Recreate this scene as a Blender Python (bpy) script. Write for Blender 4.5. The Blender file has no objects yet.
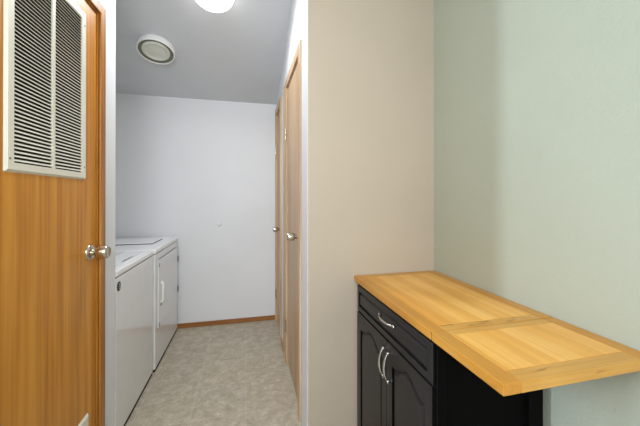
import bpy, bmesh, math, random
from mathutils import Vector, Matrix
random.seed(4)
PI = math.pi
S = bpy.context.scene
COL = S.collection

# ------------------------------------------------------------------ dimensions (metres)
XL, XR, YB = -0.6306, 0.2908, 3.070      # hallway left face, right face, end wall
XG, YW = 0.9954, 1.4625                  # green wall, beige wall
SL = 0.32                                # slope of the vaulted ceiling


def ceil_z(y):
    return 2.1616 + SL * (YB - y) if y >= 0 else 2.1616 + SL * YB + SL * y


# ------------------------------------------------------------------ materials
def srgb(r, g, b):
    f = lambda c: (c / 12.92) if c <= 0.04045 else ((c + 0.055) / 1.055) ** 2.4
    return (f(r / 255), f(g / 255), f(b / 255), 1)


def new_mat(name):
    m = bpy.data.materials.new(name)
    m.use_nodes = True
    nt = m.node_tree
    return m, nt, nt.nodes['Principled BSDF']


def nd(nt, t, **kw):
    n = nt.nodes.new(t)
    for k, v in kw.items():
        if k in n.inputs.keys():
            n.inputs[k].default_value = v
        else:
            setattr(n, k, v)
    return n


def coords(nt, scale=(1, 1, 1), rot=(0, 0, 0)):
    g = nd(nt, 'ShaderNodeNewGeometry')
    mp = nd(nt, 'ShaderNodeMapping')
    mp.inputs['Scale'].default_value = scale
    mp.inputs['Rotation'].default_value = rot
    nt.links.new(g.outputs['Position'], mp.inputs['Vector'])
    return mp.outputs['Vector']


def ramp(nt, fac, stops):
    r = nd(nt, 'ShaderNodeValToRGB')
    el = r.color_ramp.elements
    while len(el) < len(stops):
        el.new(0.5)
    for e, (p, c) in zip(el, stops):
        e.position = p
        e.color = c
    nt.links.new(fac, r.inputs['Fac'])
    return r.outputs['Color']


def mix(nt, fac, a, b, mode='MIX'):
    n = nd(nt, 'ShaderNodeMix', data_type='RGBA', blend_type=mode)
    for sock, v in ((n.inputs[0], fac), (n.inputs[6], a), (n.inputs[7], b)):
        if hasattr(v, 'links') or isinstance(v, bpy.types.NodeSocket):
            nt.links.new(v, sock)
        else:
            sock.default_value = v
    return n.outputs[2]


def bump(nt, b, height, strength, dist=0.01):
    n = nd(nt, 'ShaderNodeBump')
    n.inputs['Strength'].default_value = strength
    n.inputs['Distance'].default_value = dist
    nt.links.new(height, n.inputs['Height'])
    nt.links.new(n.outputs['Normal'], b.inputs['Normal'])


def plain(name, col, rough=0.5, metal=0.0, coat=0.0, spec=None):
    m, nt, b = new_mat(name)
    n = nd(nt, 'ShaderNodeTexNoise', Scale=14.0, Detail=3.0)
    nt.links.new(coords(nt), n.inputs['Vector'])
    dark = tuple(c * 0.97 for c in col[:3]) + (1,)
    nt.links.new(ramp(nt, n.outputs['Fac'], [(0.3, dark), (0.7, col)]), b.inputs['Base Color'])
    b.inputs['Roughness'].default_value = rough
    b.inputs['Metallic'].default_value = metal
    b.inputs['Coat Weight'].default_value = coat
    b.inputs['Coat Roughness'].default_value = 0.08
    if spec is not None:
        b.inputs['Specular IOR Level'].default_value = spec
    return m


def wallpaint(name, col, strength=0.25, scale=130.0, rough=0.75):
    m, nt, b = new_mat(name)
    v = coords(nt)
    n = nd(nt, 'ShaderNodeTexNoise', Scale=scale, Detail=2.0, Roughness=0.5)
    n2 = nd(nt, 'ShaderNodeTexNoise', Scale=2.2, Detail=2.0)
    nt.links.new(v, n.inputs['Vector'])
    nt.links.new(v, n2.inputs['Vector'])
    dark = tuple(c * 0.965 for c in col[:3]) + (1,)
    nt.links.new(ramp(nt, n2.outputs['Fac'], [(0.35, dark), (0.65, col)]), b.inputs['Base Color'])
    b.inputs['Roughness'].default_value = rough
    b.inputs['Specular IOR Level'].default_value = 0.25
    bump(nt, b, n.outputs['Fac'], strength, 0.002)
    return m


def oak(name, light, mid, dark, axis='z', rough=0.35, freq=38.0, along=1.1, coat=0.0, arch=False):
    """straight-grained wood: noise stretched along one world axis"""
    m, nt, b = new_mat(name)
    sc = {'x': (along, freq, freq), 'y': (freq, along, freq), 'z': (freq, freq, along)}[axis]
    sc2 = {'x': (1.5, 9, 9), 'y': (9, 1.5, 9), 'z': (9, 9, 0.8)}[axis]
    v = coords(nt, sc)
    n = nd(nt, 'ShaderNodeTexNoise', Scale=1.0, Detail=6.0, Roughness=0.62, Distortion=0.25)
    nt.links.new(v, n.inputs['Vector'])
    v2 = coords(nt, sc2)
    n2 = nd(nt, 'ShaderNodeTexNoise', Scale=1.0, Detail=3.0, Roughness=0.5, Distortion=0.8)
    nt.links.new(v2, n2.inputs['Vector'])
    c1 = ramp(nt, n.outputs['Fac'], [(0.34, dark), (0.52, mid), (0.68, light)])
    c2 = ramp(nt, n2.outputs['Fac'], [(0.36, (0.86, 0.83, 0.79, 1)), (0.62, (1, 1, 1, 1))])
    nt.links.new(mix(nt, 1.0, c1, c2, 'MULTIPLY'), b.inputs['Base Color'])
    b.inputs['Roughness'].default_value = rough
    b.inputs['Coat Weight'].default_value = coat
    b.inputs['Coat Roughness'].default_value = 0.2
    b.inputs['Specular IOR Level'].default_value = 0.4
    bump(nt, b, n.outputs['Fac'], 0.08, 0.002)
    return m


def butcher(name, axis, plank=0.052, tint=1.0, seed=0.0, knots=0.66):
    """butcher-block staves running along an axis, each stave with its own tone, a few dark streaks"""
    m, nt, b = new_mat(name)
    sc = {'x': (1.6, 60, 60), 'y': (60, 1.6, 60)}[axis]
    n = nd(nt, 'ShaderNodeTexNoise', Scale=1.0, Detail=5.0, Roughness=0.6, Distortion=0.3)
    nt.links.new(coords(nt, sc), n.inputs['Vector'])
    g = nd(nt, 'ShaderNodeNewGeometry')
    sep = nd(nt, 'ShaderNodeSeparateXYZ')
    nt.links.new(g.outputs['Position'], sep.inputs[0])
    d = nd(nt, 'ShaderNodeMath', operation='DIVIDE')
    nt.links.new(sep.outputs['X' if axis == 'y' else 'Y'], d.inputs[0])
    d.inputs[1].default_value = plank
    fl = nd(nt, 'ShaderNodeMath', operation='FLOOR')
    nt.links.new(d.outputs[0], fl.inputs[0])
    ad = nd(nt, 'ShaderNodeMath', operation='ADD')
    nt.links.new(fl.outputs[0], ad.inputs[0])
    ad.inputs[1].default_value = seed
    wn = nd(nt, 'ShaderNodeTexWhiteNoise', noise_dimensions='1D')
    nt.links.new(ad.outputs[0], wn.inputs['W'])
    t = tint
    base = ramp(nt, wn.outputs['Value'], [(0.0, srgb(217 * t, 158 * t, 68 * t)), (0.5, srgb(226 * t, 171 * t, 82 * t)), (1.0, srgb(233 * t, 184 * t, 101 * t))])
    grain = ramp(nt, n.outputs['Fac'], [(0.3, (0.85, 0.79, 0.70, 1)), (0.58, (1, 1, 1, 1))])
    c = mix(nt, 1.0, base, grain, 'MULTIPLY')
    n3 = nd(nt, 'ShaderNodeTexNoise', Scale=1.0, Detail=4.0, Distortion=1.2)
    nt.links.new(coords(nt, {'x': (7, 40, 40), 'y': (40, 7, 40)}[axis]), n3.inputs['Vector'])
    c = mix(nt, ramp(nt, n3.outputs['Fac'], [(knots, (0, 0, 0, 1)), (knots + 0.14, (1, 1, 1, 1))]), c, srgb(120, 66, 24))
    n4 = nd(nt, 'ShaderNodeTexNoise', Scale=5.0, Detail=2.0)
    nt.links.new(coords(nt), n4.inputs['Vector'])
    c = mix(nt, 1.0, c, ramp(nt, n4.outputs['Fac'], [(0.35, (0.93, 0.86, 0.72, 1)), (0.62, (1, 1, 1, 1))]), 'MULTIPLY')
    nt.links.new(c, b.inputs['Base Color'])
    b.inputs['Roughness'].default_value = 0.33
    b.inputs['Specular IOR Level'].default_value = 0.45
    return m


def vinyl(name):
    m, nt, b = new_mat(name)
    v = coords(nt)
    n = nd(nt, 'ShaderNodeTexNoise', Scale=16.0, Detail=9.0, Roughness=0.75, Distortion=0.3)
    n2 = nd(nt, 'ShaderNodeTexNoise', Scale=45.0, Detail=5.0, Roughness=0.7, Distortion=0.8)
    nt.links.new(v, n.inputs['Vector'])
    nt.links.new(v, n2.inputs['Vector'])
    c = ramp(nt, n.outputs['Fac'], [(0.34, srgb(168, 158, 140)), (0.5, srgb(184, 175, 158)), (0.68, srgb(208, 201, 186))])
    c = mix(nt, 0.8, c, ramp(nt, n2.outputs['Fac'], [(0.38, (0.86, 0.85, 0.83, 1)), (0.62, (1.0, 1.0, 1.0, 1))]), 'MULTIPLY')
    mp = nd(nt, 'ShaderNodeMapping')
    mp.inputs['Location'].default_value = (0.005 + 0.6, 0.02 + 1.2, 0)
    nt.links.new(v, mp.inputs['Vector'])
    br = nd(nt, 'ShaderNodeTexBrick', offset=0.0, squash=1.0)
    br.inputs['Scale'].default_value = 1.0
    br.inputs['Brick Width'].default_value = 0.3
    br.inputs['Row Height'].default_value = 0.3
    br.inputs['Mortar Size'].default_value = 0.0028
    br.inputs['Mortar Smooth'].default_value = 0.4
    br.inputs['Color1'].default_value = (0.96, 0.96, 0.96, 1)
    br.inputs['Color2'].default_value = (1.03, 1.02, 1.0, 1)
    br.inputs['Mortar'].default_value = (1.0, 1.0, 1.0, 1)
    nt.links.new(mp.outputs[0], br.inputs['Vector'])
    c = mix(nt, 1.0, c, br.outputs['Color'], 'MULTIPLY')
    f = nd(nt, 'ShaderNodeMath', operation='MULTIPLY')
    nt.links.new(br.outputs['Fac'], f.inputs[0])
    f.inputs[1].default_value = 0.32
    c = mix(nt, f.outputs[0], c, srgb(214, 208, 194))
    nt.links.new(c, b.inputs['Base Color'])
    b.inputs['Roughness'].default_value = 0.42
    b.inputs['Specular IOR Level'].default_value = 0.35
    bump(nt, b, n2.outputs['Fac'], 0.08, 0.002)
    return m


M = {}
M['white_wall'] = wallpaint('white_wall_paint', srgb(226, 228, 232), 0.15)
M['beige'] = wallpaint('beige_wall_paint', srgb(184, 172, 155), 0.3)
M['green'] = wallpaint('sage_wall_paint', srgb(180, 186, 170), 0.55, 95.0)
M['ceil'] = wallpaint('ceiling_paint', srgb(203, 206, 210), 0.3, 80.0)
M['floor'] = vinyl('marbled_vinyl_tile')
M['oak_left'] = oak('honey_oak', srgb(220, 156, 62), srgb(208, 140, 46), srgb(184, 114, 28), 'z', 0.38, 30.0, 0.8)
M['oak_trim'] = oak('oak_trim_upright', srgb(190, 132, 58), srgb(170, 112, 42), srgb(142, 88, 28), 'z', 0.38)
M['oak_trim_y'] = oak('oak_trim_lengthways', srgb(176, 114, 52), srgb(156, 94, 38), srgb(126, 70, 24), 'y', 0.38)
M['oak_trim_x'] = oak('oak_trim_crossways', srgb(178, 124, 70), srgb(156, 104, 54), srgb(128, 82, 38), 'x', 0.4)
M['oak_pale'] = oak('pale_oak', srgb(212, 188, 160), srgb(196, 168, 136), srgb(168, 138, 104), 'z', 0.45, 60)
M['oak_pale_trim'] = oak('pale_oak_trim', srgb(216, 192, 160), srgb(202, 174, 140), srgb(174, 144, 108), 'z', 0.45, 60)
M['oak_pale_trim_y'] = oak('pale_oak_trim_lengthways', srgb(206, 172, 128), srgb(188, 150, 104), srgb(158, 118, 76), 'y', 0.45, 60)
M['cream'] = plain('cream_enamel', srgb(226, 222, 208), 0.45)
M['dark'] = plain('cavity_shade', srgb(22, 20, 18), 0.9)  # near-black colour painted where gaps and openings lie in shade
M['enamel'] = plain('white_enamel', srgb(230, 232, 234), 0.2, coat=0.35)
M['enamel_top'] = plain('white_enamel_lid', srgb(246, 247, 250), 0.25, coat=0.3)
M['grey_plastic'] = plain('grey_plastic', srgb(120, 122, 125), 0.5)
M['badge'] = plain('badge_dark', srgb(44, 46, 50), 0.4)
M['badge_light'] = plain('badge_silver', srgb(200, 202, 205), 0.3, 0.6)
M['steel'] = plain('satin_nickel', srgb(205, 198, 184), 0.22, 1.0)
M['chrome'] = plain('polished_pewter', srgb(214, 214, 214), 0.2, 1.0)
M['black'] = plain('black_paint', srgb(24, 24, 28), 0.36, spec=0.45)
M['black_shaded'] = plain('black_paint_shaded', srgb(6, 6, 6), 0.7, spec=0.06)  # same black paint, darkened to carry the shade on the cart's side
M['plastic_white'] = plain('white_plastic', srgb(238, 240, 238), 0.4)
M['opal'] = plain('opal_glass', srgb(214, 216, 204), 0.35)
M['wood_rail_y'] = butcher('butcher_rail_lengthways', 'y', 0.5, 0.95, 3)
M['wood_rail_x'] = butcher('butcher_rail_crossways', 'x', 0.5, 0.93, 7, 0.62)
M['wood_panel'] = butcher('butcher_staves_lengthways', 'y', 0.058, 1.06, 2, 0.68)
M['wood_panel_leaf'] = butcher('butcher_staves_leaf', 'y', 0.074, 1.06, 5, 0.74)
m, nt, b = new_mat('lamp_glow')
b.inputs['Base Color'].default_value = (0.9, 0.9, 0.9, 1)
b.inputs['Emission Color'].default_value = (1.0, 0.985, 0.96, 1)
b.inputs['Emission Strength'].default_value = 5.0
M['glow'] = m
m, nt, b = new_mat('window_daylight_glass')
b.inputs['Base Color'].default_value = (0.8, 0.85, 0.9, 1)
b.inputs['Emission Color'].default_value = (0.85, 0.93, 1.0, 1)
b.inputs['Emission Strength'].default_value = 1.5
b.inputs['Roughness'].default_value = 0.1
M['daylight'] = m


# ------------------------------------------------------------------ object helpers
def world_loc(o):
    v = Vector((0, 0, 0))
    while o:
        v += o.location
        o = o.parent
    return v


def obj(name, bm, mats, parent=None, smooth=False, bevel=0.0, seg=2, loc=None, autosmooth=False):
    me = bpy.data.meshes.new(name)
    bmesh.ops.recalc_face_normals(bm, faces=bm.faces)
    if bevel:
        es = [e for e in bm.edges if len(e.link_faces) == 2 and e.calc_face_angle(0) > 0.5]
        bmesh.ops.bevel(bm, geom=es, offset=bevel, segments=seg, profile=0.5, affect='EDGES', clamp_overlap=True)
    off = world_loc(parent) if parent else (Vector(loc) if loc else Vector((0, 0, 0)))
    bmesh.ops.translate(bm, verts=bm.verts, vec=-off)
    bm.to_mesh(me)
    bm.free()
    if not isinstance(mats, (list, tuple)):
        mats = [mats]
    for mm in mats:
        me.materials.append(mm)
    if smooth:
        for p in me.polygons:
            p.use_smooth = True
        if autosmooth:
            try:
                me.set_sharp_from_angle(angle=math.radians(40))
            except Exception:
                pass
    o = bpy.data.objects.new(name, me)
    COL.objects.link(o)
    if parent:
        o.parent = parent
    elif loc:
        o.location = loc
    return o


def thing(name, label, cat, loc, group=None):
    o = bpy.data.objects.new(name, None)
    o.empty_display_size = 0.1
    COL.objects.link(o)
    o.location = loc
    tag(o, label, cat, group)
    return o


def tag(o, label=None, cat=None, group=None, kind=None):
    if label: o['label'] = label
    if cat: o['category'] = cat
    if group: o['group'] = group
    if kind: o['kind'] = kind
    return o


def struct(o, label=None, cat=None):
    return tag(o, label, cat, None, 'structure')


def bx(bm, x0, x1, y0, y1, z0, z1, mi=0):
    x0, x1 = sorted((x0, x1)); y0, y1 = sorted((y0, y1)); z0, z1 = sorted((z0, z1))
    v = [bm.verts.new(p) for p in ((x0, y0, z0), (x1, y0, z0), (x1, y1, z0), (x0, y1, z0),
                                   (x0, y0, z1), (x1, y0, z1), (x1, y1, z1), (x0, y1, z1))]
    fs = []
    for f in ((3, 2, 1, 0), (4, 5, 6, 7), (0, 1, 5, 4), (1, 2, 6, 5), (2, 3, 7, 6), (3, 0, 4, 7)):
        fc = bm.faces.new([v[i] for i in f]); fc.material_index = mi
        fs.append(fc)
    return fs


def boxm(*a):
    bm = bmesh.new(); bx(bm, *a); return bm


def wallblock(bm, x0, x1, y0, y1, z0=0.0):
    """wall piece whose top follows the sloping ceiling"""
    v = [bm.verts.new(p) for p in ((x0, y0, z0), (x1, y0, z0), (x1, y1, z0), (x0, y1, z0),
                                   (x0, y0, ceil_z(y0)), (x1, y0, ceil_z(y0)), (x1, y1, ceil_z(y1)), (x0, y1, ceil_z(y1)))]
    fs = []
    for f in ((3, 2, 1, 0), (4, 5, 6, 7), (0, 1, 5, 4), (1, 2, 6, 5), (2, 3, 7, 6), (3, 0, 4, 7)):
        fs.append(bm.faces.new([v[i] for i in f]))
    return fs


def wall_with_openings(bm, x0, x1, y0, y1, openings):
    """one continuous prism extruded along X with door openings cut from its YZ outline"""
    cuts = sorted({y0, y1} | {v for o in openings for v in o[:2]} | ({0.0} if y0 < 0 < y1 else set()))
    cols = []
    for ya, yb in zip(cuts, cuts[1:]):
        base = 0.0
        for (a, b_, h) in openings:
            if a - 1e-6 <= ya and yb <= b_ + 1e-6: base = h
        cols.append((ya, yb, base))
    cache = {}
    def V(x, y, z):
        k = (round(x, 5), round(y, 5), round(z, 5))
        if k not in cache: cache[k] = bm.verts.new((x, y, z))
        return cache[k]
    hs = sorted({h for _, _, h in openings})
    def levels(lo, y): return [lo] + [h for h in hs if h > lo + 1e-6] + [ceil_z(y)]
    for i, (ya, yb, base) in enumerate(cols):
        la, lb = levels(base, ya), levels(base, yb)
        for q in range(len(la) - 1):
            for x in (x0, x1):
                bm.faces.new((V(x, ya, la[q]), V(x, yb, lb[q]), V(x, yb, lb[q + 1]), V(x, ya, la[q + 1])))
        bm.faces.new((V(x0, ya, base), V(x1, ya, base), V(x1, yb, base), V(x0, yb, base)))
        bm.faces.new((V(x0, ya, la[-1]), V(x1, ya, la[-1]), V(x1, yb, lb[-1]), V(x0, yb, lb[-1])))
        for y, nb in ((ya, cols[i - 1] if i else None), (yb, cols[i + 1] if i + 1 < len(cols) else None)):
            L = levels(base, y)
            if nb is None:
                for q in range(len(L) - 1):
                    bm.faces.new((V(x0, y, L[q]), V(x1, y, L[q]), V(x1, y, L[q + 1]), V(x0, y, L[q + 1])))
            elif nb[2] > base:
                bm.faces.new((V(x0, y, base), V(x1, y, base), V(x1, y, nb[2]), V(x0, y, nb[2])))


def lathe(bm, prof, origin, axis, seg=40, mi=0):
    """prof: (r, h) pairs revolved about axis from origin"""
    ax = Vector(axis).normalized()
    t = Vector((0, 0, 1)) if abs(ax.z) < 0.9 else Vector((1, 0, 0))
    u = ax.cross(t).normalized(); w = ax.cross(u)
    o = Vector(origin)
    rings = []
    for r, h in prof:
        if r < 1e-6:
            rings.append([bm.verts.new(o + ax * h)])
        else:
            rings.append([bm.verts.new(o + ax * h + (u * math.cos(2 * PI * k / seg) + w * math.sin(2 * PI * k / seg)) * r) for k in range(seg)])
    for a, b_ in zip(rings, rings[1:]):
        for k in range(seg):
            j = (k + 1) % seg
            if len(a) == 1 and len(b_) == 1: continue
            if len(a) == 1: f = bm.faces.new((a[0], b_[j], b_[k]))
            elif len(b_) == 1: f = bm.faces.new((a[k], a[j], b_[0]))
            else: f = bm.faces.new((a[k], a[j], b_[j], b_[k]))
            f.material_index = mi


def tube(bm, pts, rad, seg=10):
    """swept tube through points; rad a number or list"""
    P = [Vector(p) for p in pts]
    n = len(P)
    if not isinstance(rad, (list, tuple)): rad = [rad] * n
    rings = []
    prev = None
    for i in range(n):
        d = (P[min(i + 1, n - 1)] - P[max(i - 1, 0)]).normalized()
        ref = prev if prev is not None else (Vector((0, 0, 1)) if abs(d.z) < 0.9 else Vector((0, 1, 0)))
        u = (ref - d * ref.dot(d)).normalized()
        prev = u
        w = d.cross(u)
        rings.append([bm.verts.new(P[i] + (u * math.cos(2 * PI * k / seg) + w * math.sin(2 * PI * k / seg)) * rad[i]) for k in range(seg)])
    for a, b_ in zip(rings, rings[1:]):
        for k in range(seg):
            j = (k + 1) % seg
            bm.faces.new((a[k], a[j], b_[j], b_[k]))
    bm.faces.new(rings[0][::-1]); bm.faces.new(rings[-1])


# ------------------------------------------------------------------ room shell
RX, LX, RY = XG, -3.4, -3.0       # green wall, far left wall, rear wall of the front room
T = 0.10

bm = boxm(LX - T, RX + T, RY - T, YB + T, -0.08, 0.0)
struct(obj('floor', bm, M['floor']), 'beige marbled vinyl tile floor of the hallway', 'floor')

bm = bmesh.new()                                   # vaulted ceiling slab
prof = [(YB + T, ceil_z(YB + T)), (0, ceil_z(0)), (RY - T, ceil_z(RY - T))]
low = [[bm.verts.new((x, y, z)) for y, z in prof] for x in (LX - T, RX + T)]
up = [[bm.verts.new((x, y, z + 0.1)) for y, z in prof] for x in (LX - T, RX + T)]
for i in range(2):
    bm.faces.new((low[0][i], low[0][i + 1], low[1][i + 1], low[1][i]))
    bm.faces.new((up[0][i], up[1][i], up[1][i + 1], up[0][i + 1]))
    for s in (0, 1):
        bm.faces.new((low[s][i], low[s][i + 1], up[s][i + 1], up[s][i]))
for e in (0, 2):
    bm.faces.new((low[0][e], low[1][e], up[1][e], up[0][e]))
struct(obj('ceiling', bm, M['ceil']), 'sloping pale grey textured ceiling', 'ceiling')

AX = -1.36                                         # back of the laundry alcove
bm = bmesh.new(); wallblock(bm, LX - T, RX + T, YB, YB + T)
struct(obj('wall_back', bm, M['white_wall']), 'white end wall of the hallway beyond the dryer', 'wall')
bm = bmesh.new(); wallblock(bm, AX - T, AX, 1.69, YB)
struct(obj('wall_alcove', bm, M['white_wall']), 'white wall behind the washer and dryer', 'wall')
# furnace closet: its front carries the grilled door, its far side bounds the laundry alcove
D1 = (0.725, 1.519, 2.038)
bm = bmesh.new(); wall_with_openings(bm, XL - T, XL, 0.70, 1.69, [D1])
struct(obj('wall_left', bm, M['white_wall']), 'white wall around the door with the large grille', 'wall')
bm = bmesh.new(); wallblock(bm, AX - T, XL - T, 1.62, 1.69)
struct(obj('wall_closet_far', bm, M['white_wall']), 'white side of the furnace closet facing the washer', 'wall')
bm = bmesh.new(); wallblock(bm, AX - T, XL, 0.62, 0.70)
struct(obj('wall_closet_near', bm, M['beige']), 'beige side of the furnace closet facing the room', 'wall')
bm = bmesh.new(); wallblock(bm, AX - T, AX, 0.70, 1.62)
struct(obj('wall_closet_back', bm, M['white_wall']), 'white rear wall inside the furnace closet', 'wall')
# hallway right wall with two door openings
D2 = (1.690, 2.235, 2.040)
D3 = (2.640, 3.015, 2.040)
bm = bmesh.new(); wall_with_openings(bm, XR, XR + T, YW + T, YB, [D2, D3])
struct(obj('wall_right_hall', bm, M['white_wall']), 'white hallway wall holding the two pale oak doors', 'wall')
# beige wall: its end in the hallway is painted white, corner slightly rounded
bm = bmesh.new()
fs = wallblock(bm, XR, XG, YW, YW + T)
e = [ed for ed in bm.edges if all(abs(v.co.x - XR) < 1e-6 and abs(v.co.y - YW) < 1e-6 for v in ed.verts)]
r = bmesh.ops.bevel(bm, geom=e, offset=0.010, segments=4, profile=0.5, affect='EDGES')
bm.normal_update()
for f in bm.faces:
    c = f.calc_center_median(); n = f.normal
    f.material_index = 1 if (c.x < XR + 0.0025) else 0
struct(obj('wall_front', bm, [M['beige'], M['white_wall']]), 'plain beige wall behind the black cart', 'wall')
bm = bmesh.new(); wall_with_openings(bm, XG, XG + T, RY, YB, [])
struct(obj('wall_right', bm, M['green']), 'pale sage green wall on the right', 'wall')
bm = bmesh.new(); wall_with_openings(bm, LX - T, LX, RY, YB, [])
struct(obj('wall_far_left', bm, M['white_wall']), 'far left wall of the room behind the photographer', 'wall')
bm = bmesh.new(); wallblock(bm, LX - T, RX + T, RY - T, RY)
struct(obj('wall_rear', bm, M['white_wall']), 'rear wall of the room behind the photographer', 'wall')

# baseboards
BH = 0.043
def baseb(name, a, label):
    struct(obj(name, boxm(*a), a_m, bevel=0.003), label, 'baseboard')
a_m = M['oak_trim_x']
baseb('baseboard_back', (AX, XR, YB - 0.012, YB, 0, BH), 'thin oak baseboard along the white end wall')
a_m = M['oak_pale_trim_y']
baseb('baseboard_hall', (XR - 0.010, XR, 2.387, 2.580, 0, BH), 'short oak baseboard between the two pale doors')
a_m = M['oak_trim_x']
baseb('baseboard_front', (XR + 0.012, XG, YW - 0.010, YW, 0, BH), 'oak baseboard along the beige wall')
a_m = M['oak_trim_y']
baseb('baseboard_right', (XG - 0.010, XG, RY, YW - 0.010, 0, BH), 'oak baseboard along the sage green wall')
baseb('baseboard_left', (XL, XL + 0.010, 1.586, 1.685, 0, BH), 'short oak baseboard between the grilled door and the washer')


# casings (one continuous U-shaped board per door)
def casing(name, face, out, d, w, far_w, top, mat, label, t=0.014):
    """face: wall plane x, out: +1/-1 direction into the hallway"""
    y0, y1, h = d
    lap = 0.004
    x0, x1 = face, face + out * t
    bm = bmesh.new()
    inner = [(y0 + lap, 0), (y0 + lap, h - lap), (y1 - lap, h - lap), (y1 - lap, 0)]
    outer = [(y0 - w, 0), (y0 - w, top), (y1 + far_w, top), (y1 + far_w, 0)]
    lay = []
    for x, k in ((x0, 0), (x1, 1)):
        lay.append(([bm.verts.new((x, y, z)) for y, z in inner], [bm.verts.new((x, y, z)) for y, z in outer]))
    for i in range(3):
        bm.faces.new((lay[1][0][i], lay[1][0][i + 1], lay[1][1][i + 1], lay[1][1][i]))
        bm.faces.new((lay[0][0][i], lay[0][1][i], lay[0][1][i + 1], lay[0][0][i + 1]))
        bm.faces.new((lay[0][0][i], lay[0][0][i + 1], lay[1][0][i + 1], lay[1][0][i]))
        bm.faces.new((lay[0][1][i], lay[1][1][i], lay[1][1][i + 1], lay[0][1][i + 1]))
    for i in (0, 3):
        bm.faces.new((lay[0][0][i], lay[1][0][i], lay[1][1][i], lay[0][1][i]))
    return struct(obj(name, bm, mat, bevel=0.004, seg=2), label, 'door casing')


def jamb(name, x0, x1, d, mat, label):
    y0, y1, h = d
    t = 0.010
    bm = bmesh.new()
    inner = [(y0 + t, 0), (y0 + t, h - t), (y1 - t, h - t), (y1 - t, 0)]
    outer = [(y0, 0), (y0, h), (y1, h), (y1, 0)]
    L = [([bm.verts.new((x, y, z)) for y, z in inner], [bm.verts.new((x, y, z)) for y, z in outer]) for x in (x0, x1)]
    for i in range(3):
        bm.faces.new((L[1][0][i], L[1][0][i + 1], L[1][1][i + 1], L[1][1][i]))
        bm.faces.new((L[0][0][i], L[0][1][i], L[0][1][i + 1], L[0][0][i + 1]))
        bm.faces.new((L[0][0][i], L[0][0][i + 1], L[1][0][i + 1], L[1][0][i]))
        bm.faces.new((L[0][1][i], L[1][1][i], L[1][1][i + 1], L[0][1][i + 1]))
    for i in (0, 3):
        bm.faces.new((L[0][0][i], L[1][0][i], L[1][1][i], L[0][1][i]))
    return struct(obj(name, bm, mat), label, 'door jamb')


casing('trim_1', XL, 1, D1, 0.045, 0.042, 2.078, M['oak_trim'], 'honey oak casing around the grilled door', 0.010)
jamb('trim_2', XL - T, XL, D1, M['oak_trim'], 'honey oak jamb of the grilled door')
casing('trim_3', XR, -1, D2, 0.058, 0.150, 2.092, M['oak_pale_trim'], 'pale oak casing around the nearer hallway door', 0.011)
jamb('trim_4', XR, XR + T, D2, M['oak_pale_trim'], 'pale oak jamb of the nearer hallway door')
casing('trim_5', XR, -1, D3, 0.058, 0.050, 2.095, M['oak_pale_trim'], 'pale oak casing around the farther hallway door')
jamb('trim_6', XR, XR + T, D3, M['oak_pale_trim'], 'pale oak jamb of the farther hallway door')


# door knob: rosette plus tulip knob
def knob(parent, x, out, y, z, sc=1.0, ln=1.0):
    bm = bmesh.new()
    lathe(bm, [(0, 0), (0.033 * sc, 0), (0.033 * sc, 0.003), (0.029 * sc, 0.008), (0.020 * sc, 0.012 * ln), (0.0, 0.012 * ln)], (x, y, z), (out, 0, 0), 36)
    ro = obj('rosette', bm, M['steel'], parent, smooth=True, autosmooth=True)
    bm = bmesh.new()
    s = sc
    lathe(bm, [(r_, h_ * ln) for r_, h_ in [(0, 0.010), (0.013 * s, 0.010), (0.0125 * s, 0.020), (0.016 * s, 0.025), (0.0235 * s, 0.029), (0.0262 * s, 0.034), (0.0272 * s, 0.046),
               (0.0262 * s, 0.062), (0.0245 * s, 0.068), (0.021 * s, 0.0705), (0.0175 * s, 0.0685), (0, 0.0675)]], (x, y, z), (out, 0, 0), 40)
    kn = obj('door_knob', bm, M['steel'], parent, smooth=True, autosmooth=True)
    return kn


def hinge(parent, x, y, z, mat):
    bm = bmesh.new()
    lathe(bm, [(0, -0.045), (0.0055, -0.045), (0.0055, 0.045), (0, 0.045)], (x, y, z), (0, 0, 1), 14)
    obj('hinge', bm, mat, parent, smooth=True, autosmooth=True)


# --- door_1: honey oak flush door with two stamped louvre grilles
DX = XL - 0.006
d1 = thing('door_1', 'honey oak flush door with a large cream louvre grille', 'door', (DX - 0.018, 1.125, 0))
d1['kind'] = 'structure'
obj('door_panel', boxm(DX - 0.036, DX, 0.738, 1.5065, 0.012, 2.025), M['oak_left'], d1, bevel=0.0015)
knob(d1, DX, 1, 1.452, 0.998, 1.04)


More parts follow.
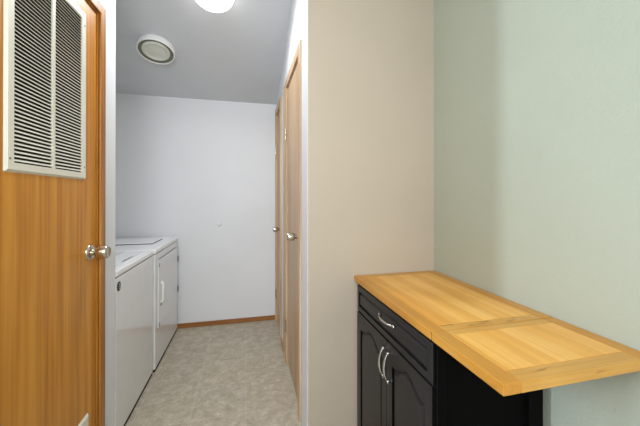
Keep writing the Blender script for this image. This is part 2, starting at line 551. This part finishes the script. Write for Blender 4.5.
def grille(parent, y0, y1, z0, z1, cols, label, bl=0.029, bb=0.027):
    """stamped steel return grille: rim frame, mid bars, angled louvres over a dark sheet standing in for the unlit opening"""
    bd, fx = 0.034, DX + 0.007
    # rim
    bm = bmesh.new()
    oy = [(y0, z0), (y1, z0), (y1, z1), (y0, z1)]
    iy = [(y0 + bl, z0 + bb), (y1 - bd, z0 + bb), (y1 - bd, z1 - bd), (y0 + bl, z1 - bd)]
    e = 0.007
    ey = [(y0 + e, z0 + e), (y1 - e, z0 + e), (y1 - e, z1 - e), (y0 + e, z1 - e)]
    R0 = [bm.verts.new((DX, y, z)) for y, z in oy]
    R1 = [bm.verts.new((fx, y, z)) for y, z in ey]
    R2 = [bm.verts.new((fx, y, z)) for y, z in iy]
    R3 = [bm.verts.new((DX + 0.001, y, z)) for y, z in iy]
    for A, B in ((R0, R1), (R1, R2), (R2, R3), (R3, R0)):
        for i in range(4):
            j = (i + 1) % 4
            bm.faces.new((A[i], A[j], B[j], B[i]))
    g = obj('vent_grille', bm, M['cream'], parent)
    g['label'] = label
    obj('vent_dark_sheet', boxm(DX + 0.0002, DX + 0.0009, y0 + bl - 0.003, y1 - bd + 0.003, z0 + bb - 0.003, z1 - bd + 0.003), M['dark'], g)  # dark sheet on the solid door, painted as the unlit inside
    # mid bars
    wbar = 0.014
    span = (y1 - y0 - bd - bl)
    cw = (span - wbar * (cols - 1)) / cols
    for k in range(1, cols):
        yy = y0 + bl + k * cw + (k - 1) * wbar
        obj('mid_bar', boxm(DX + 0.001, fx, yy, yy + wbar, z0 + bb, z1 - bd), M['cream'], g)
    # louvres: pattern of one stamped sheet, one mesh per column
    n = round((z1 - z0 - bb - bd) / 0.0119)
    pitch = (z1 - z0 - bb - bd) / n
    for k in range(cols):
        ya = y0 + bl + k * (cw + wbar); yb = ya + cw
        bm = bmesh.new()
        for i in range(n):
            z = z0 + bb + (i + 0.35) * pitch
            h = 0.0043
            v = [(DX + 0.0012, z + h + 0.0012), (fx - 0.0004, z), (fx, z + 0.0014), (DX + 0.0018, z + h + 0.0024)]
            a = [bm.verts.new((x, ya, zz)) for x, zz in v]
            b_ = [bm.verts.new((x, yb, zz)) for x, zz in v]
            for q in range(4):
                w = (q + 1) % 4
                bm.faces.new((a[q], a[w], b_[w], b_[q]))
            bm.faces.new(a[::-1]); bm.faces.new(b_)
        obj('slats', bm, M['cream'], g)
    for (yy, zz) in ((y0 + 0.014, z0 + 0.037), (y1 - 0.017, z0 + 0.05), (y0 + 0.017, z1 - 0.06), (y1 - 0.017, z1 - 0.06)):
        bm = bmesh.new()
        lathe(bm, [(0, 0), (0.0035, 0), (0.0025, 0.0012), (0, 0.0016)], (fx, yy, zz), (1, 0, 0), 12)
        obj('screw', bm, M['grey_plastic'], g, smooth=True)


grille(d1, 0.990, 1.412, 1.299, 1.973, 2, 'large cream louvre grille high on the door')
grille(d1, 0.990, 1.438, 0.050, 0.342, 2, 'lower cream louvre grille near the floor')


# --- the two pale oak doors
def pale_door(name, d, label, kz):
    y0, y1, h = d
    r = thing(name, label, 'door', (XR + 0.02, (y0 + y1) / 2, 0))
    r['kind'] = 'structure'
    fx = XR + 0.004
    obj('door_panel', boxm(fx, fx + 0.035, y0 + 0.0115, y1 - 0.013, 0.012, h - 0.012), M['oak_pale'], r, bevel=0.0015)
    knob(r, fx, -1, y0 + 0.034, kz, 0.84, 1.02)
    for z in (0.28, 1.69):
        hinge(r, XR - 0.012, y1 - 0.005, z, M['steel'])


pale_door('door_2', D2, 'nearer pale oak flush door with a nickel knob', 1.002)
pale_door('door_3', D3, 'farther narrow pale oak door beside the end wall', 0.945)

# window of the room behind the photographer (glowing pane)
w1 = thing('window_1', 'window in the far left wall of the room behind the photographer', 'window', (LX, -1.2, 1.5))
w1['kind'] = 'structure'
bm = bmesh.new()
for a in ((-2.0, -1.95), (-0.45, -0.40)):
    pass
oy = [(-2.0, 0.9), (-0.6, 0.9), (-0.6, 2.1), (-2.0, 2.1)]
iy = [(-1.95, 0.95), (-0.65, 0.95), (-0.65, 2.05), (-1.95, 2.05)]
A0 = [bm.verts.new((LX, y, z)) for y, z in oy]; A1 = [bm.verts.new((LX + 0.03, y, z)) for y, z in oy]
B1 = [bm.verts.new((LX + 0.03, y, z)) for y, z in iy]; B0 = [bm.verts.new((LX, y, z)) for y, z in iy]
for P_, Q_ in ((A0, A1), (A1, B1), (B1, B0)):
    for i in range(4):
        j = (i + 1) % 4
        bm.faces.new((P_[i], P_[j], Q_[j], Q_[i]))
obj('window_frame', bm, M['plastic_white'], w1)
obj('pane', boxm(LX + 0.002, LX + 0.008, -1.95, -0.65, 0.95, 2.05), M['daylight'], w1)

# ------------------------------------------------------------------ washer and dryer
FX = XL                     # front faces


def appliance_shell(root, y0, y1, depth, top, console_h=0.15):
    xb = FX - depth
    # near-black base painted as the shaded gap under the cabinet
    obj('base', boxm(xb + 0.03, FX - 0.003, y0 + 0.01, y1 - 0.01, 0.0, 0.036), M['dark'], root)
    obj('cabinet', boxm(xb, FX, y0, y1, 0.020, top - 0.040), M['enamel'], root, bevel=0.006, seg=3)
    obj('top_deck', boxm(xb, FX + 0.003, y0 - 0.001, y1 + 0.001, top - 0.034, top), M['enamel_top'], root, bevel=0.009, seg=3)
    obj('deck_gap', boxm(xb + 0.004, FX - 0.006, y0 + 0.003, y1 - 0.003, top - 0.0405, top - 0.0335), M['grey_plastic'], root)
    # sloped control console
    bm = bmesh.new()
    pr = [(xb + 0.005, top), (xb + 0.15, top), (xb + 0.085, top + console_h), (xb + 0.005, top + console_h)]
    a = [bm.verts.new((x, y0 + 0.004, z)) for x, z in pr]; b_ = [bm.verts.new((x, y1 - 0.004, z)) for x, z in pr]
    bm.faces.new(a); bm.faces.new(b_[::-1])
    for q in range(4):
        w = (q + 1) % 4
        bm.faces.new((a[q], a[w], b_[w], b_[q]))
    c = obj('control_console', bm, M['enamel_top'], root, bevel=0.006)
    nrm = Vector((console_h, 0, 0.065)).normalized()
    for t in (0.25, 0.75):
        yy = y0 + (y1 - y0) * t
        o = Vector((xb + 0.1175, yy, top + console_h / 2))
        bm = bmesh.new()
        lathe(bm, [(0, 0), (0.024, 0), (0.024, 0.004), (0.018, 0.006), (0.016, 0.022), (0, 0.024)], o, nrm, 24)
        obj('dial', bm, M['grey_plastic'], c, smooth=True, autosmooth=True)
    return xb


WT = 0.862
ws = thing('washing_machine', 'white top-loading washing machine, the nearer machine in the laundry alcove', 'washing machine', (-0.96, 2.01, 0))
xb = appliance_shell(ws, 1.697, 2.314, 0.69, WT)
lid = obj('lid', boxm(-1.10, -0.655, 1.745, 2.270, WT - 0.002, WT + 0.003), M['enamel_top'], ws, bevel=0.002, seg=2)
obj('lid_notch', boxm(-0.686, -0.677, 1.925, 2.070, WT + 0.0025, WT + 0.0038), M['badge'], lid)
obj('lid_groove', boxm(-0.800, -0.795, 2.14, 2.265, WT + 0.0025, WT + 0.0036), M['grey_plastic'], lid)
# oval maker's badge at the near top corner of the front
bm = bmesh.new()
lathe(bm, [(0, 0), (0.0215, 0), (0.0215, 0.0015), (0.019, 0.0025), (0, 0.0025)], (0, 0, 0), (1, 0, 0), 32)
bmesh.ops.scale(bm, verts=bm.verts, vec=(1, 1.05, 1.15))
bmesh.ops.translate(bm, verts=bm.verts, vec=(FX + 0.0002, 1.7330, 0.777))
bdg = obj('badge', bm, M['badge'], ws, smooth=True, autosmooth=True)
for zz, hw in ((0.787, 0.006), (0.777, 0.008), (0.767, 0.006)):
    obj('badge_mark', boxm(FX + 0.0026, FX + 0.0034, 1.7330 - hw, 1.7330 + hw, zz - 0.0018, zz + 0.0018), M['badge_light'], bdg)

dr = thing('clothes_dryer', 'white clothes dryer with a square front door, between the washer and the end wall', 'dryer', (-0.96, 2.68, 0))
FX = XL + 0.008
appliance_shell(dr, 2.330, 3.040, 0.69, WT)
# raised filter panel on the deck, dark joint all round
obj('panel_joint', boxm(-1.075, -0.712, 2.600, 2.875, WT + 0.0003, WT + 0.004), M['badge'], dr)
obj('filter_panel', boxm(-1.070, -0.719, 2.610, 2.870, WT + 0.001, WT + 0.008), M['enamel_top'], dr, bevel=0.003)
obj('door_joint', boxm(FX - 0.004, FX + 0.0012, 2.420, 2.985, 0.60, 0.781), M['grey_plastic'], dr)
dd = obj('door', boxm(FX + 0.001, FX + 0.010, 2.378, 2.987, 0.290, 0.774), M['enamel'], dr, bevel=0.005, seg=3)
bm = bmesh.new()
tube(bm, [(FX + 0.010, 2.436, 0.606), (FX + 0.017, 2.436, 0.602), (FX + 0.024, 2.436, 0.592), (FX + 0.024, 2.436, 0.53), (FX + 0.024, 2.436, 0.475), (FX + 0.017, 2.436, 0.462), (FX + 0.010, 2.436, 0.458)],
     [0.012, 0.011, 0.009, 0.0075, 0.007, 0.007, 0.007], 12)
obj('door_handle', bm, M['plastic_white'], dd, smooth=True)
obj('handle_foot', boxm(FX + 0.0115, FX + 0.016, 2.426, 2.446, 0.434, 0.452), M['grey_plastic'], dd, bevel=0.002)
for zz in (0.668, 0.395):
    obj('hinge', boxm(FX + 0.009, FX + 0.017, 2.980, 2.998, zz - 0.026, zz + 0.026), M['grey_plastic'], dd, bevel=0.002)
for zz in (0.738, 0.312):
    obj('door_bumper', boxm(FX + 0.0115, FX + 0.0145, 2.388, 2.400, zz - 0.014, zz + 0.014), M['grey_plastic'], dd, bevel=0.001)

# small round cover on the end wall
wc = thing('wall_plug_cover', 'tiny round white cover on the white end wall', 'wall cover', (-0.256, YB, 0.964))
bm = bmesh.new()
lathe(bm, [(0, 0), (0.021, 0), (0.021, 0.004), (0.017, 0.007), (0.010, 0.008), (0, 0.008)], (-0.256, YB, 0.964), (0, -1, 0), 28)
cov = obj('cover_plate', bm, M['opal'], wc, smooth=True, autosmooth=True)
bm = bmesh.new()
lathe(bm, [(0, 0.007), (0.012, 0.007), (0.011, 0.020), (0.008, 0.024), (0, 0.024)], (-0.256, YB, 0.964), (0, -1, 0), 20)
obj('cap', bm, M['plastic_white'], cov, smooth=True, autosmooth=True)

# ------------------------------------------------------------------ ceiling fixtures
nrm = Vector((0, -SL, -1)).normalized()


def on_ceiling(x, y):
    return Vector((x, y, ceil_z(y)))


lo = on_ceiling(-0.202, 1.972)
lt = thing('ceiling_light', 'lit round white dome light on the ceiling nearer the camera', 'ceiling light', lo)
bm = bmesh.new()
lathe(bm, [(0, 0), (0.130, 0), (0.131, 0.012), (0.118, 0.022), (0.0, 0.022)], lo, nrm, 56)
obj('rim', bm, M['plastic_white'], lt, smooth=True, autosmooth=True)
bm = bmesh.new()
pf = [(0.116, 0.014), (0.125, 0.016), (0.127, 0.022)]
for k in range(1, 13):
    a = k / 12 * PI / 2
    pf.append((0.127 * math.cos(a) ** 0.8 if k < 12 else 0.0, 0.022 + 0.065 * math.sin(a)))
lathe(bm, pf, lo, nrm, 56)
obj('glass_dome', bm, M['glow'], lt, smooth=True)

fo = on_ceiling(-0.657, 2.485)
fn = thing('ceiling_fan_vent', 'unlit round white ceiling fixture with a dark inner ring above the washer', 'ceiling vent', fo)
R = 0.128
bm = bmesh.new()
lathe(bm, [(0, 0), (R * 0.97, 0), (R, 0.006), (R, 0.040), (R * 0.985, 0.046), (R * 0.955, 0.048), (R * 0.925, 0.044), (R * 0.92, 0.024), (0, 0.024)], fo, nrm, 64)
obj('rim', bm, M['plastic_white'], fn, smooth=True, autosmooth=True)
bm = bmesh.new()
lathe(bm, [(R * 0.74, 0.0245), (R * 0.915, 0.0245), (R * 0.915, 0.041), (R * 0.90, 0.042), (R * 0.78, 0.034), (R * 0.74, 0.034), (R * 0.74, 0.0245)], fo, nrm, 64)
obj('dark_ring', bm, M['dark_ring'] if 'dark_ring' in M else plain('ring_grey', srgb(112, 112, 96), 0.6), fn, smooth=True, autosmooth=True)
bm = bmesh.new()
lathe(bm, [(0, 0.025), (R * 0.74, 0.025), (R * 0.74, 0.038), (R * 0.66, 0.046), (R * 0.56, 0.043), (R * 0.52, 0.037), (R * 0.2, 0.042), (0, 0.043)], fo, nrm, 64)
obj('diffuser', bm, M['opal'], fn, smooth=True, autosmooth=True)

# ------------------------------------------------------------------ black kitchen cart with butcher-block top
ct = thing('kitchen_cart', 'black kitchen cart with a butcher-block top and raised end leaf', 'kitchen cart', (0.76, 1.12, 0))
CX = 0.540                   # front face of doors
y0c, y1c = 0.800, 1.446
body = bmesh.new()
bx(body, CX + 0.022, 0.948, y0c + 0.014, y1c, 0.04, 0.8030)
cb = obj('cabinet_body', body, M['black_shaded'], ct)
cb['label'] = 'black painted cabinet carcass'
obj('plinth', boxm(CX + 0.07, 0.94, y0c + 0.03, y1c - 0.01, 0.0, 0.04), M['black_shaded'], ct)
# face frame around doors and drawer
bm = bmesh.new()
bx(bm, CX + 0.016, CX + 0.0225, y0c, y1c, 0.04, 0.8025)
obj('face_frame', bm, M['black'], ct, bevel=0.001)
# near side: frame and panel
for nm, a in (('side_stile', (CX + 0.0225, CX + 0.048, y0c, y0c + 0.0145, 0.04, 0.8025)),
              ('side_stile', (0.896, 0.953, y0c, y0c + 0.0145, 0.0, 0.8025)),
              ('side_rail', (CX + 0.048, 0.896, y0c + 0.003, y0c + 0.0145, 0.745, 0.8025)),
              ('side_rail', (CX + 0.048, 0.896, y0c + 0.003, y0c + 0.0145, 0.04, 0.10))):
    obj(nm, boxm(*a), M['black_shaded'], ct, bevel=0.0015)


def raised_rect(y0, y1, z0, z1, fx, inset):
    """slab with a routed rectangular groove and raised centre; front faces -X"""
    bm = bmesh.new()
    def ring(i, x):
        return [bm.verts.new((x, y, z)) for y, z in ((y0 + i, z0 + i), (y1 - i, z0 + i), (y1 - i, z1 - i), (y0 + i, z1 - i))]
    back = ring(0, fx + 0.016)
    rs = [back, ring(0, fx + 0.004), ring(0.004, fx), ring(inset, fx), ring(inset + 0.001, fx + 0.009), ring(inset + 0.006, fx + 0.009), ring(inset + 0.014, fx + 0.0005)]
    for A, B in zip(rs, rs[1:]):
        for i in range(4):
            j = (i + 1) % 4
            bm.faces.new((A[i], A[j], B[j], B[i]))
    bm.faces.new(rs[-1]); bm.faces.new(back[::-1])
    return bm


dw = obj('drawer', raised_rect(0.803, 1.434, 0.664, 0.790, CX, 0.026), M['black'], ct)


def arch_door(y0, y1, z0, z1, fx):
    """cathedral raised-panel door; front faces -X"""
    st = 0.046
    a, b_ = y0 + 0.038, y1 - st
    zb = z0 + 0.040
    sh, pk = z1 - 0.076, z1 - 0.038
    def az(y, drop=0.0):
        t = abs((y - (a + b_) / 2) / ((b_ - a) / 2))
        f = 0.0 if t > 0.86 else 0.5 * (1 + math.cos(PI * t / 0.86))
        return sh + (pk - sh) * f ** 0.85 - drop
    N = 28
    def outline(i, x):
        """closed loop inset by i"""
        ys = [a + i + (b_ - a - 2 * i) * k / N for k in range(N + 1)]
        p = [(a + i, zb + i)] + [(b_ - i, zb + i)]
        top = []
        for y in reversed(ys):
            yy = (a + b_) / 2 + (y - (a + b_) / 2) * ((b_ - a) / (b_ - a - 2 * i))
            top.append((y, az(yy, i)))
        return p + top
    bm = bmesh.new()
    def mk(i, x): return [bm.verts.new((x, y, z)) for y, z in outline(i, x)]
    rs = [mk(0, fx), mk(0.001, fx + 0.009), mk(0.007, fx + 0.010), mk(0.019, fx + 0.001)]
    n = len(rs[0])
    for A, B in zip(rs, rs[1:]):
        for i in range(n):
            j = (i + 1) % n
            bm.faces.new((A[i], A[j], B[j], B[i]))
    bm.faces.new(rs[-1])
    # frame front between outer rectangle and first loop
    L = rs[0]
    BL = bm.verts.new((fx, y0, z0)); BR = bm.verts.new((fx, y1, z0)); TR = bm.verts.new((fx, y1, z1)); TL = bm.verts.new((fx, y0, z1))
    topouter = []
    for q in range(N + 1):                    # from right (b_) to left (a)
        topouter.append(bm.verts.new((fx, L[2 + q].co.y, z1)))
    for q in range(N):
        bm.faces.new((L[2 + q], L[3 + q], topouter[q + 1], topouter[q]))
    bm.faces.new((BL, BR, L[1], L[0]))
    bm.faces.new((BR, TR, topouter[0], L[2], L[1]))
    bm.faces.new((BL, L[0], L[-1], topouter[-1], TL))
    # edges and back
    k = [bm.verts.new((fx + 0.016, y, z)) for y, z in ((y0, z0), (y1, z0), (y1, z1), (y0, z1))]
    bm.faces.new((k[3], k[2], k[1], k[0]))
    bm.faces.new((BL, BR, k[1], k[0])); bm.faces.new((BR, TR, k[2], k[1])); bm.faces.new((TL, BL, k[0], k[3]))
    bm.faces.new([TR] + topouter + [TL, k[3], k[2]])
    return bm


MID = 1.108
doorR = obj('cabinet_door', arch_door(0.803, MID - 0.0015, 0.045, 0.659, CX), M['black'], ct)
doorL = obj('cabinet_door', arch_door(MID + 0.0015, 1.434, 0.045, 0.659, CX), M['black'], ct)


def pull(parent, c, ax, L):
    """bow pull: two round feet with drop finials joined by an arched bar"""
    c = Vector(c); ax = Vector(ax); out = Vector((-1, 0, 0))
    pts, rad = [], []
    n = 20
    for i in range(n + 1):
        t = -1 + 2 * i / n
        d = 0.007 + 0.016 * (1 - t * t) ** 0.8 if abs(t) < 1 else 0.007
        pts.append(c + ax * (t * L / 2) + out * d)
        rad.append(0.0034 + 0.0020 * math.cos(t * PI / 2))
    pts = [pts[0] - ax * 0.008 - out * 0.001] + pts + [pts[-1] + ax * 0.008 - out * 0.001]
    rad = [0.0045] + rad + [0.0045]
    bm = bmesh.new(); tube(bm, pts, rad, 10)
    h = obj('handle', bm, M['chrome'], parent, smooth=True, autosmooth=True)
    for s in (-1, 1):
        bm = bmesh.new()
        lathe(bm, [(0, 0), (0.0065, 0), (0.0045, 0.004), (0.0065, 0.009), (0.004, 0.0125), (0, 0.013)], c + ax * (s * L / 2), out, 16)
        obj('handle_foot', bm, M['chrome'], h, smooth=True)
    return h


pull(dw, (CX, 1.094, 0.745), (0, 1, 0), 0.122)
pull(doorL, (CX, MID + 0.016, 0.568), (0, 0, 1), 0.108)
pull(doorR, (CX, MID - 0.027, 0.568), (0, 0, 1), 0.108)

for o_ in list(ct.children):        # same paint, shade of the room-facing edges put in as a darker copy
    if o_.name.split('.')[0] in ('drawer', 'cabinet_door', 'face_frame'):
        o_.data.materials.append(M['black_shaded'])
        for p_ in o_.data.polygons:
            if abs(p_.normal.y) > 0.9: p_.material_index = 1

# butcher-block top: fixed part and raised leaf, each a frame of rails around staves
ZT, ZU = 0.8295, 0.8032
def top_section(name, y0, y1, rail_far, rail_near, panel_mat, label):
    x0, x1 = 0.5334, 0.9940
    fr, bk = 0.046, 0.046
    g = 0.0011
    p = obj(name, boxm(x0 + fr + g, x1 - bk - g, y0 + rail_near + g, y1 - rail_far - g, ZU, ZT), panel_mat, ct, bevel=0.0008, seg=1)
    p['label'] = label
    obj('rail', boxm(x0, x0 + fr, y0, y1, ZU, ZT), M['wood_rail_y'], p, bevel=0.0015)
    obj('rail', boxm(x1 - bk, x1, y0, y1, ZU, ZT), M['wood_rail_y'], p, bevel=0.0015)
    obj('rail', boxm(x0 + fr + g, x1 - bk - g, y0, y0 + rail_near, ZU, ZT), M['wood_rail_x'], p, bevel=0.0015)
    obj('rail', boxm(x0 + fr + g, x1 - bk - g, y1 - rail_far, y1, ZU, ZT), M['wood_rail_x'], p, bevel=0.0015)
    return p


top_section('countertop', 0.8000, 1.4610, 0.045, 0.032, M['wood_panel'], 'fixed butcher-block top')
top_section('drop_leaf', 0.5365, 0.7955, 0.030, 0.042, M['wood_panel_leaf'], 'raised butcher-block end leaf')

obj('leaf_gap_dark', boxm(0.536, 0.992, 0.7950, 0.8005, ZU + 0.001, ZT - 0.004), M['dark'], ct)  # dark strip filling the gap so the seam reads as shaded

# ------------------------------------------------------------------ lights
def light(name, kind, loc, energy, color=(1, 1, 1), size=0.3, size_y=None, target=None, **kw):
    l = bpy.data.lights.new(name, kind)
    l.energy = energy; l.color = color
    if kind == 'AREA':
        l.size = size
        if size_y: l.shape = 'RECTANGLE'; l.size_y = size_y
    elif kind in ('POINT', 'SPOT'):
        l.shadow_soft_size = size
    for k, v in kw.items(): setattr(l, k, v)
    o = bpy.data.objects.new(name, l); COL.objects.link(o); o.location = loc
    if target is not None:
        o.rotation_euler = (Vector(target) - Vector(loc)).to_track_quat('-Z', 'Y').to_euler()
    return o


# hallway dome lamp
light('dome_lamp', 'AREA', lo + nrm * 0.10, 9.0, (0.96, 0.985, 1.0), 0.24, target=lo + nrm * 1.0)
light('hall_fill', 'AREA', (-0.20, -0.35, 1.75), 7.6, (0.93, 0.965, 1.0), 0.5, 0.7, target=(-0.25, 3.0, 1.35), spread=math.radians(110))  # added fill from behind the camera to lift the hall, not a fixture
# added soft fills behind the camera, no known fixtures there
light('room_top_fill', 'AREA', (-0.9, -1.3, 2.65), 52, (0.965, 0.985, 1.0), 1.6, 1.2, target=(-0.6, -0.9, 0))
light('room_fill', 'AREA', (-0.6, -2.6, 1.95), 54, (0.955, 0.98, 1.0), 2.2, 0.9, target=(0.0, 1.5, 1.95))
# daylight from the left of the room, cut off by the corner of the closet
light('window_daylight', 'AREA', (-3.1, 0.02, 1.9), 62, (0.72, 0.86, 1.0), 0.12, 1.2, target=(0.99, 0.4, 1.3))

w = bpy.data.worlds.new('world'); S.world = w
w.use_nodes = True
w.node_tree.nodes['Background'].inputs[0].default_value = (0.8, 0.85, 0.9, 1)
w.node_tree.nodes['Background'].inputs[1].default_value = 0.4

# ------------------------------------------------------------------ camera
cam = bpy.data.cameras.new('camera')
cam.sensor_width = 36
cam.sensor_fit = 'HORIZONTAL'
cam.lens = 302.4826 / 640 * 36
cam.shift_y = -16.8778 / 640
cam.clip_start = 0.01
co = bpy.data.objects.new('camera', cam)
COL.objects.link(co)
co.location = (0, 0, 1.23)
co.rotation_euler = (math.radians(90 + 0.1578), 0, math.radians(-13.614))
S.camera = co
S.view_settings.view_transform = 'Standard'
S.view_settings.look = 'None'
S.view_settings.exposure = 0.0
S.cycles.max_bounces = 8
S.cycles.diffuse_bounces = 5
S.cycles.sample_clamp_indirect = 6.0
